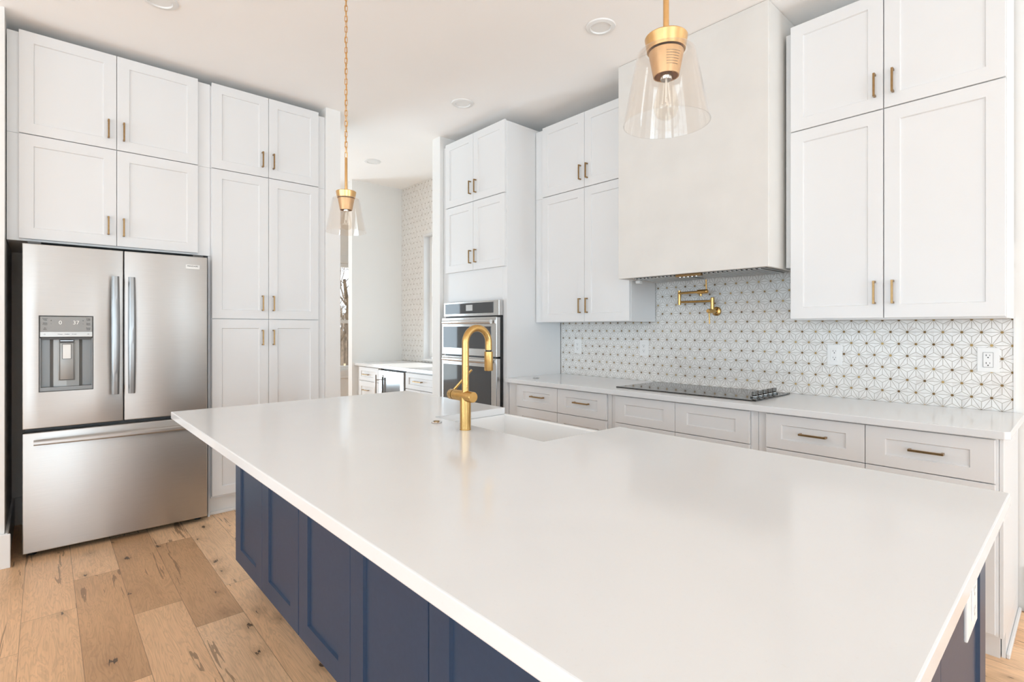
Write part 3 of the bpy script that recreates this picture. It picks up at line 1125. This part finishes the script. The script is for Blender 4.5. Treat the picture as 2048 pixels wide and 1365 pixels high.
def bowed_bar(p0, p1, bow, w, th, out=0.055):
    """flat bar bowed away from the door, running p0->p1 in the xz plane, section w x th."""
    bm = bmesh.new()
    nseg = 24
    p0, p1 = Vector(p0), Vector(p1)
    ax = (p1 - p0).normalized()
    side = Vector((ax.z, 0, -ax.x))
    rings = []
    for i in range(nseg + 1):
        s = i / nseg
        c = p0.lerp(p1, s) + Vector((0, -out - bow * math.sin(PI * s), 0))
        ww = w * (0.86 + 0.14 * math.sin(PI * s)) / 2
        prof = [(-ww, 0), (-ww * 0.85, -th * 0.55), (-ww * 0.4, -th), (ww * 0.4, -th), (ww * 0.85, -th * 0.55), (ww, 0)]
        rings.append([bm.verts.new(c + side * a + Vector((0, b, 0))) for a, b in prof])
    for a, b in zip(rings[:-1], rings[1:]):
        for k in range(6):
            bm.faces.new((a[k], a[(k + 1) % 6], b[(k + 1) % 6], b[k]))
    bm.faces.new(rings[0])
    bm.faces.new(rings[-1][::-1])
    for s in (0.05, 0.95):
        c = p0.lerp(p1, s)
        bx(c.x - 0.011, c.x + 0.011, -out - 0.004, -0.0003, c.z - 0.011, c.z + 0.011, 0.002, bm, 1)
    return bm


obj('handle', bowed_bar((0.414, 0, 0.905), (0.414, 0, 1.622), 0.012, 0.043, 0.016, 0.040), 'stainless_handle', dl, True)
obj('handle', bowed_bar((0.4945, 0, 0.905), (0.4945, 0, 1.622), 0.012, 0.041, 0.016, 0.040), 'stainless_handle', dr, True)
obj('handle', bowed_bar((0.048, 0, 0.660), (0.868, 0, 0.660), 0.012, 0.036, 0.016, 0.040), 'stainless', fz, True)
# dispenser
hx0, hx1, hz0, hz1 = DH
cav = bmesh.new()
bx(hx0 + 0.001, hx1 - 0.001, 0.056, 0.065, hz0 + 0.001, hz1 - 0.001, 0, cav)
bx(hx0 + 0.001, hx1 - 0.001, 0.004, 0.056, hz0 + 0.001, hz0 + 0.022, 0, cav)
bx(hx0 + 0.001, hx0 + 0.005, 0.003, 0.056, hz0 + 0.022, 1.25, 0, cav)
bx(hx1 - 0.005, hx1 - 0.001, 0.003, 0.056, hz0 + 0.022, 1.25, 0, cav)
obj('dispenser_recess', cav, 'mid_grey', dl)
rim = bmesh.new()
for a, b, c, d in ((hx0 - 0.003, hx1 + 0.003, hz1 - 0.001, hz1 + 0.003), (hx0 - 0.003, hx1 + 0.003, hz0 - 0.003, hz0 + 0.001),
                   (hx0 - 0.003, hx0 + 0.001, hz0, hz1), (hx1 - 0.001, hx1 + 0.003, hz0, hz1)):
    bx(a, b, -0.002, 0.004, c, d, 0.0008, rim, 1)
obj('dispenser_rim', rim, 'dark_grey', dl)
obj('control_panel', bx(hx0 + 0.002, hx1 - 0.002, 0.001, 0.050, 1.286, hz1 - 0.002, 0.001, None, 1), 'grey_plastic', dl)
obj('button_strip', bx(hx0 + 0.002, hx1 - 0.002, 0.0, 0.050, 1.256, 1.2855, 0.001, None, 1), 'light_panel', dl)
obj('panel_lip', bx(hx0 + 0.006, hx1 - 0.006, 0.006, 0.050, 1.240, 1.2555, 0.001, None, 1), 'dark_grey', dl)
cvp = bmesh.new()
pts = [(hx0 + 0.045 + 0.0, 0.052), (hx0 + 0.06, 0.036), (hx0 + 0.118, 0.030), (hx0 + 0.175, 0.036), (hx0 + 0.19, 0.052), (hx0 + 0.19, 0.0555), (hx0 + 0.045, 0.0555)]
merge(cvp, prism(pts, hz0 + 0.0225, 1.2395))
obj('back_panel', cvp, 'recess_steel', dl)
pad = bmesh.new()
bx(hx0 + 0.082, hx0 + 0.156, 0.0215, 0.0295, 1.000, 1.225, 0.003, pad, 2)
pd_ = obj('paddle', pad, 'recess_steel', dl, True)
pr = bmesh.new()
for a, b, c, d in ((0.086, 0.152, 1.219, 1.222), (0.086, 0.152, 1.003, 1.006), (0.086, 0.089, 1.006, 1.219), (0.149, 0.152, 1.006, 1.219),
                   (0.098, 0.140, 1.211, 1.213), (0.098, 0.140, 1.125, 1.127), (0.098, 0.100, 1.127, 1.211), (0.138, 0.140, 1.127, 1.211)):
    bx(hx0 + a, hx0 + b, 0.0205, 0.0217, c, d, 0, pr)
merge(pr, bx(hx0 + 0.085, hx0 + 0.153, 0.012, 0.03, 1.2255, 1.2385))
obj('dark_outline', pr, 'dark_grey', dl)
obj('light_pad', bx(hx0 + 0.101, hx0 + 0.137, 0.0208, 0.0213, 1.128, 1.210), 'badge', dl)
obj('spout_clip', bx(hx0 + 0.09, hx0 + 0.148, 0.009, 0.0118, 1.231, 1.2345), 'chrome', dl)
RT = (PI / 2, 0, 0)
text_mesh('digit_display', '0', 0.030, 'digit_white', dl, (0.162, 0.0003, 1.338), RT)
text_mesh('digit_display', '37', 0.030, 'digit_white', dl, (0.232, 0.0003, 1.338), RT)
for s, xx, zz in (('Freezer\nTemp', 0.096, 1.358), ('Quick\nFreeze', 0.096, 1.331), ('Air\nFilter', 0.096, 1.303),
                  ('Fridge\nTemp', 0.288, 1.358), ('Door\nAlarm', 0.288, 1.331), ('Power\nCool', 0.288, 1.303)):
    text_mesh('lettering', s, 0.0075, 'ink', dl, (xx, 0.0003, zz), RT)
for s, xx, zz in (('+', 0.122, 1.350), ('-', 0.122, 1.333), ('+', 0.264, 1.350), ('-', 0.264, 1.333)):
    text_mesh('lettering', s, 0.014, 'ink', dl, (xx, 0.0003, zz), RT)
for s, xx in (('Water', 0.161), ('Cubes', 0.192), ('Crush', 0.224)):
    text_mesh('lettering', s, 0.0085, 'ink', dl, (xx, -0.0006, 1.271), RT)
for xx in (0.094, 0.288):
    text_mesh('lettering', 'o', 0.014, 'ink_grey', dl, (xx, -0.0006, 1.272), RT)
bg = obj('brand_badge', bx(0.788, 0.868, -0.0022, -0.0003, 1.7015, 1.729, 0.0006, None, 1), 'badge', dr)
text_mesh('lettering', 'FRIGIDAIRE', 0.0125, 'ink', bg, (0.828, -0.0026, 1.719), RT)
for xx in (0.04, FW - 0.04):
    obj('foot', lathe([(0, 0), (0.020, 0), (0.020, 0.010), (0.012, 0.016), (0.010, 0.034), (0, 0.034)], 18, None, Matrix.Translation((xx, 0.09, 0.0005))), 'black_plastic', fg, True)
for xx in (0.05, FW - 0.05):
    obj('hinge_cover', bx(xx - 0.03, xx + 0.03, 0.02, 0.14, 1.7855, 1.800, 0.003, None, 1), 'dark_grey', fg)

# ------------------------------------------------------------------ island
ISY = 0.707
ZB = 0.15


def island_unit(label, u0, u1, mid, body=None):
    fr_ = [D(u0 + 0.0012, mid - 0.001, ZB, 0.872, None, stile=0.087, rail=0.075), D(mid + 0.001, u1 - 0.0012, ZB, 0.872, None, stile=0.087, rail=0.075)]
    r = cabinet('island_cabinet', label, 'cabinet', 'back', u0, u1, ISY, 0.93, 0.0, 0.880, fr_, mat='navy_paint',
                body=body or [(u0, u1, 0, 0.93, ZB, 0.880)])
    obj('toe_kick', bx(0.03, u1 - u0 - 0.03, 0.09, 0.86, 0, ZB - 0.001), 'navy_toe', r)
    return r


island_unit('navy two-door island cabinet at the end facing the refrigerator', -2.850, -1.9855, -2.426)
island_unit('navy two-door island cabinet in the middle, holding the sink', -1.984, -1.0975, -1.5415,
            [(-1.984, -1.0975, 0, 0.505, ZB, 0.880), (-1.984, -1.0975, 0.506, 0.93, ZB, 0.64)])
i3 = island_unit('navy two-door island cabinet at the near right end, carrying the outlet', -1.096, -0.178, -0.640)
# panelled right end: faces +x, frame of stiles and rails
ip = bmesh.new()
merge(ip, shaker(0.0, 0.40, ZB, 0.872, 0.09, 0.08, 0.0118, 0.007))
merge(ip, shaker(0.40, 0.952, ZB, 0.872, 0.09, 0.08, 0.0118, 0.007))
ip.transform(Matrix.Translation((-0.1775 + 1.096, -0.020, 0)) @ Matrix.Rotation(PI / 2, 4, 'Z'))
obj('end_panel', ip, 'navy_paint', i3)

CX0, CX1, CY0 = -1.932, -1.252, 1.272
it = obj('island_countertop', prism([(-2.878, 0.438), (-0.126, 0.438), (-0.126, 1.699), (CX1, 1.699), (CX1, CY0), (CX0, CY0), (CX0, 1.690), (-2.874, 1.690)],
                                    0.8815, 0.914, 0.003), 'quartz')
tag(it, 'large white quartz island countertop with a cutout for the sink', 'countertop')

sk = thing('farmhouse_sink', 'white apron-front farmhouse sink set in the island countertop', 'sink', (-1.592, 1.49, 0.645))
sb = bmesh.new()
x0, x1, y0, y1, h = -0.366, 0.366, -0.24, 0.222, 0.2355
w = 0.024
bx(x0, x1, y0, y0 + w, 0, h, 0.004, sb)
bx(x0, x1, y1 - w, y1, 0, h, 0.006, sb)
bx(x0, x0 + w, y0 + w - 0.004, y1 - w + 0.004, 0, h, 0.004, sb)
bx(x1 - w, x1, y0 + w - 0.004, y1 - w + 0.004, 0, h, 0.004, sb)
bx(x0 + w - 0.004, x1 - w + 0.004, y0 + w - 0.004, y1 - w + 0.004, 0, 0.02, 0, sb)
obj('basin', sb, 'sink_white', sk)
obj('drain', lathe([(0, 0), (0.045, 0), (0.045, 0.003), (0.03, 0.002), (0, 0.002)], 24, None, Matrix.Translation((0, 0, 0.0205))), 'chrome', sk, True)

# faucet
fc = thing('kitchen_faucet', 'brushed gold gooseneck faucet on the island behind the sink', 'faucet', (-1.608, 1.204, 0.9142))
obj('body', lathe([(0, 0), (0.022, 0), (0.022, 0.003), (0.0212, 0.004), (0.0212, 0.128), (0, 0.128)], 32), 'brass', fc, True)
ry = Matrix.Rotation(PI / 2, 4, 'Y')     # local z -> +x
vl = bmesh.new()
lathe([(0, -0.070), (0.0205, -0.070), (0.0205, 0.048), (0.0195, 0.050), (0, 0.050)], 32, vl, Matrix.Translation((0, 0, 0.129)) @ ry)
obj('valve_body', vl, 'brass', fc, True)
hn = bmesh.new()
lathe([(0, -0.099), (0.0185, -0.099), (0.0205, -0.096), (0.0205, -0.0735), (0, -0.0735)], 32, hn, Matrix.Translation((0, 0, 0.129)) @ ry)
hnd = obj('handle', hn, 'brass', fc, True)
obj('lever', tube([(-0.086, 0.006, 0.144), (-0.058, 0.030, 0.186), (-0.030, 0.054, 0.226)], [0.006, 0.005, 0.0045], 10), 'brass', hnd, True)
pts = [(0, 0, 0.129), (0, 0, 0.16), (0, 0, 0.22), (0, 0, 0.28)]
R = 0.0575
cz = 0.334
pts.append((0, 0, cz - 0.02))
for i in range(0, 25):
    a = PI - PI * i / 24 * 0.985
    pts.append((0, R + R * math.cos(a), cz + R * 1.0 * math.sin(a)))
pts.append((0, 2 * R + 0.0005, cz - 0.03))
obj('gooseneck', tube(pts, 0.0138, 20), 'brass', fc, True)
ey = 2 * R + 0.0005
obj('black_ring', lathe([(0, 0), (0.0125, 0), (0.0125, 0.006), (0, 0.006)], 24, None, Matrix.Translation((0, ey, cz - 0.036))), 'black_plastic', fc, True)
obj('spray_head', lathe([(0, -0.076), (0.0165, -0.076), (0.0178, -0.073), (0.0172, 0.0), (0.0155, 0.001), (0, 0.001)], 28, None, Matrix.Translation((0, ey, cz - 0.037))), 'brass', fc, True)

ab = thing('air_switch', 'small round metal button set in the island top left of the faucet', 'counter fitting', (-1.808, 1.205, 0.9142))
obj('base_ring', lathe([(0, 0), (0.021, 0), (0.022, 0.002), (0.020, 0.005), (0, 0.005)], 28), 'chrome', ab, True)
obj('button', lathe([(0, 0.0052), (0.012, 0.0052), (0.012, 0.008), (0, 0.0085)], 24), 'brass_dark', ab, True)

# outlet on the island's end
io = thing('island_outlet', 'white outlet plate on the navy island end under the countertop', 'outlet', (-0.1508, 1.275, 0.803), PI / 2)
build_outlet(io, 0.118, False, 'light_panel')


# ------------------------------------------------------------------ pendants
def pendant(label, x, y, zb, print_dir=None):
    """zb: bottom rim height of the glass shade."""
    r = thing('pendant_lamp', label, 'pendant lamp', (x, y, zb), 0, 'pendant lamps over the island')
    t = 0.0022
    outer = [(0.0465, 0.1655), (0.058, 0.1655), (0.0625, 0.163), (0.0655, 0.158), (0.0965, 0.0)]
    inner = [(0.0965 - t, 0.0), (0.0655 - t, 0.1572), (0.0615, 0.1615), (0.0575, 0.1634), (0.0465, 0.1634)]
    sh = lathe(outer + inner, 64, None, None, True)
    obj('glass_shade', sh, 'shade_glass', r, True)
    obj('shade_cap', lathe([(0, 0.1985), (0.046, 0.1985), (0.0475, 0.196), (0.0425, 0.1662), (0, 0.1662)], 48), 'brass_pendant', r, True)
    cup = obj('socket_cup', lathe([(0, 0.163), (0.0385, 0.163), (0.0385, 0.160), (0.0285, 0.108), (0.026, 0.108), (0.026, 0.125), (0, 0.125)], 48), 'socket_brass', r, True)
    bl = [(0.0125, 0.124), (0.0135, 0.110), (0.018, 0.085), (0.0265, 0.052), (0.0285, 0.040), (0.0265, 0.026), (0.019, 0.015), (0.009, 0.0105), (0, 0.010)]
    b = obj('light_bulb', lathe(bl, 32), 'bulb_glass', r, True)
    fil = bmesh.new()
    for k in range(4):
        a = k * PI / 2 + 0.4
        tube([(0.004 * math.cos(a), 0.004 * math.sin(a), 0.092), (0.009 * math.cos(a), 0.009 * math.sin(a), 0.045)], 0.0016, 8, False, fil)
    tube([(0, 0, 0.12), (0, 0, 0.06)], 0.0025, 8, False, fil)
    obj('filament', fil, 'badge', b, True)
    obj('bulb_base', lathe([(0, 0.1245), (0.0135, 0.1245), (0.0135, 0.104), (0.012, 0.100), (0, 0.100)], 24), 'chrome', r, True)
    obj('rod', lathe([(0, 0.1986), (0.0066, 0.1986), (0.0066, 0.360), (0.004, 0.364), (0, 0.364)], 20), 'brass_pendant', r, True)
    link = bmesh.new()
    lp = []
    hw, hl = 0.0062, 0.0158
    for i in range(8):
        a = PI * i / 7
        lp.append((hw * math.cos(a), 0, hl - hw + hw * math.sin(a)))
    for i in range(8):
        a = PI + PI * i / 7
        lp.append((hw * math.cos(a), 0, -hl + hw + hw * math.sin(a)))
    tube(lp, 0.0017, 8, True, link)
    top = CEIL - zb - 0.03
    z = 0.364 + 0.0125
    first = obj('chain_link', link, 'brass_pendant', r, True)
    i = 0
    while z + 0.0155 < top:
        o = first if i == 0 else first.copy()
        if i:
            COL.objects.link(o)
            o.parent = r
        o.location = (random.uniform(-0.0006, 0.0006), 0, z)
        o.rotation_euler = (0, 0, 0.85 + (PI / 2 if i % 2 else 0) + random.uniform(-0.25, 0.25))
        z += 0.0255
        i += 1
    cord = []
    for k in range(40):
        s = k / 39
        cord.append((0.0036 * math.sin(k * 0.9), 0.0036 * math.cos(k * 0.9), 0.362 + s * (top - 0.355)))
    obj('cord', tube(cord, 0.0017, 6), 'brass_pendant', r, True)
    obj('ceiling_canopy', lathe([(0, CEIL - zb - 0.001), (0.06, CEIL - zb - 0.001), (0.06, CEIL - zb - 0.02), (0.05, CEIL - zb - 0.026), (0, CEIL - zb - 0.026)], 36), 'brass_pendant', r, True)
    if print_dir is not None:
        # rows of tiny printed words round the socket
        pm = bmesh.new()
        rnd = random.Random(3)
        for row in range(6):
            z = 0.151 - row * 0.0055
            rr = 0.0285 + (0.0385 - 0.0285) * (z - 0.108) / 0.052 + 0.0004
            a = -0.42
            while a < 0.42:
                w = rnd.uniform(0.05, 0.13)
                pts = [(rr * math.cos(print_dir + t), rr * math.sin(print_dir + t), z) for t in (a, a + w / 2, a + w)]
                tube(pts, 0.00045, 5, False, pm)
                a += w + 0.035
        obj('printed_text', pm, 'ink_grey', cup)
    return r


pendant('brass and clear glass pendant on a long chain, nearer the refrigerator', -2.421, 1.09, 1.773)
pendant('brass-capped clear glass pendant on a rod, hanging in front of the plaster hood', -0.649, 1.058, 1.773, math.atan2(-1.058, 0.649) + 0.45)

# ------------------------------------------------------------------ recessed lights
for x, y, lab in ((-3.32, 0.455, 'round recessed ceiling light in front of the refrigerator cabinets'),
                  (-1.90, 2.40, 'round recessed ceiling light just in front of the range hood'),
                  (-3.264, 2.416, 'round recessed ceiling light in front of the oven tower'),
                  (-5.03, 2.555, 'round recessed ceiling light over the niche with the wine cooler')):
    r = thing('recessed_light', lab, 'ceiling light', (x, y, CEIL - 0.0004), 0, 'recessed ceiling lights')
    obj('trim_ring', lathe([(0.055, -0.003), (0.060, -0.010), (0.082, -0.006), (0.086, 0.0), (0.055, 0.0)], 48, None, None, True), 'trim_white', r, True)
    obj('lens', lathe([(0, -0.0035), (0.0545, -0.0035), (0.0545, -0.0005), (0, -0.0005)], 40), 'white_plastic', r, True)

# ------------------------------------------------------------------ butler niche
NY = 2.74
NZ = 0.872


def niche_base(label, u0, u1, fronts, fillers=None):
    r = cabinet('niche_cabinet', label, 'cabinet', 'back', u0, u1, NY, 0.58, 0.0, NZ, fronts, body=[(u0, u1, 0, 0.58, 0.1, NZ)])
    obj('toe_kick', bx(0.002, u1 - u0 - 0.002, 0.06, 0.57, 0, 0.099), 'cabinet_white', r)
    return r


niche_base('white drawer cabinet left of the wine cooler in the niche', XN + 0.002, -5.240,
           [D(-5.742, -5.255, 0.706, 0.862, (-5.545, 0.779, 0.14, False), kind='drawer', rail=0.045),
            D(-5.742, -5.255, 0.41, 0.701, (-5.545, 0.60, 0.14, False), kind='drawer'),
            D(-5.742, -5.255, 0.11, 0.405, (-5.545, 0.30, 0.14, False), kind='drawer')])
niche_base('white drawer cabinet right of the wine cooler under the niche window', -4.690, -4.092,
           [D(-4.677, -4.10, 0.695, 0.855, (-4.425, 0.778, 0.15, False), kind='drawer', rail=0.045),
            D(-4.677, -4.389, 0.11, 0.690, (-4.42, 0.60, HL, True)), D(-4.386, -4.10, 0.11, 0.690, (-4.355, 0.60, HL, True))])
wc = thing('wine_cooler', 'stainless under-counter wine cooler with glass door in the niche', 'wine cooler', (-5.234, NY + 0.005, 0))
obj('cooler_body', bx(0.003, 0.537, 0.035, 0.57, 0.02, 0.866), 'dark_grey', wc)
dd = bmesh.new()
for a, b, c, d in ((0.004, 0.072, 0.11, 0.85), (0.464, 0.534, 0.11, 0.85), (0.072, 0.464, 0.775, 0.85), (0.072, 0.464, 0.11, 0.17)):
    bx(a, b, -0.015, 0.034, c, d, 0.002, dd, 1)
cd = obj('door', dd, 'stainless_oven', wc)
obj('door_glass', bx(0.0725, 0.4635, -0.004, 0.004, 0.1705, 0.7745), 'cooler_dark', cd)
hb_ = bmesh.new()
tube([(0.022, -0.062, 0.25), (0.022, -0.062, 0.80)], 0.011, 14, False, hb_)
for z in (0.30, 0.745):
    tube([(0.022, -0.062, z), (0.022, -0.0155, z)], 0.007, 10, False, hb_)
obj('handle', hb_, 'chrome', cd, True)
obj('toe_grille', bx(0.005, 0.535, 0.03, 0.0345, 0.025, 0.10), 'black_plastic', wc)
nc = obj('niche_countertop', prism([(XN + 0.001, 2.712), (-4.092, 2.712), (-4.092, YB - 0.001), (XN + 0.001, YB - 0.001)], 0.8725, 0.905, 0.0025), 'quartz')
tag(nc, 'white quartz countertop over the wine cooler in the sunlit niche', 'countertop')
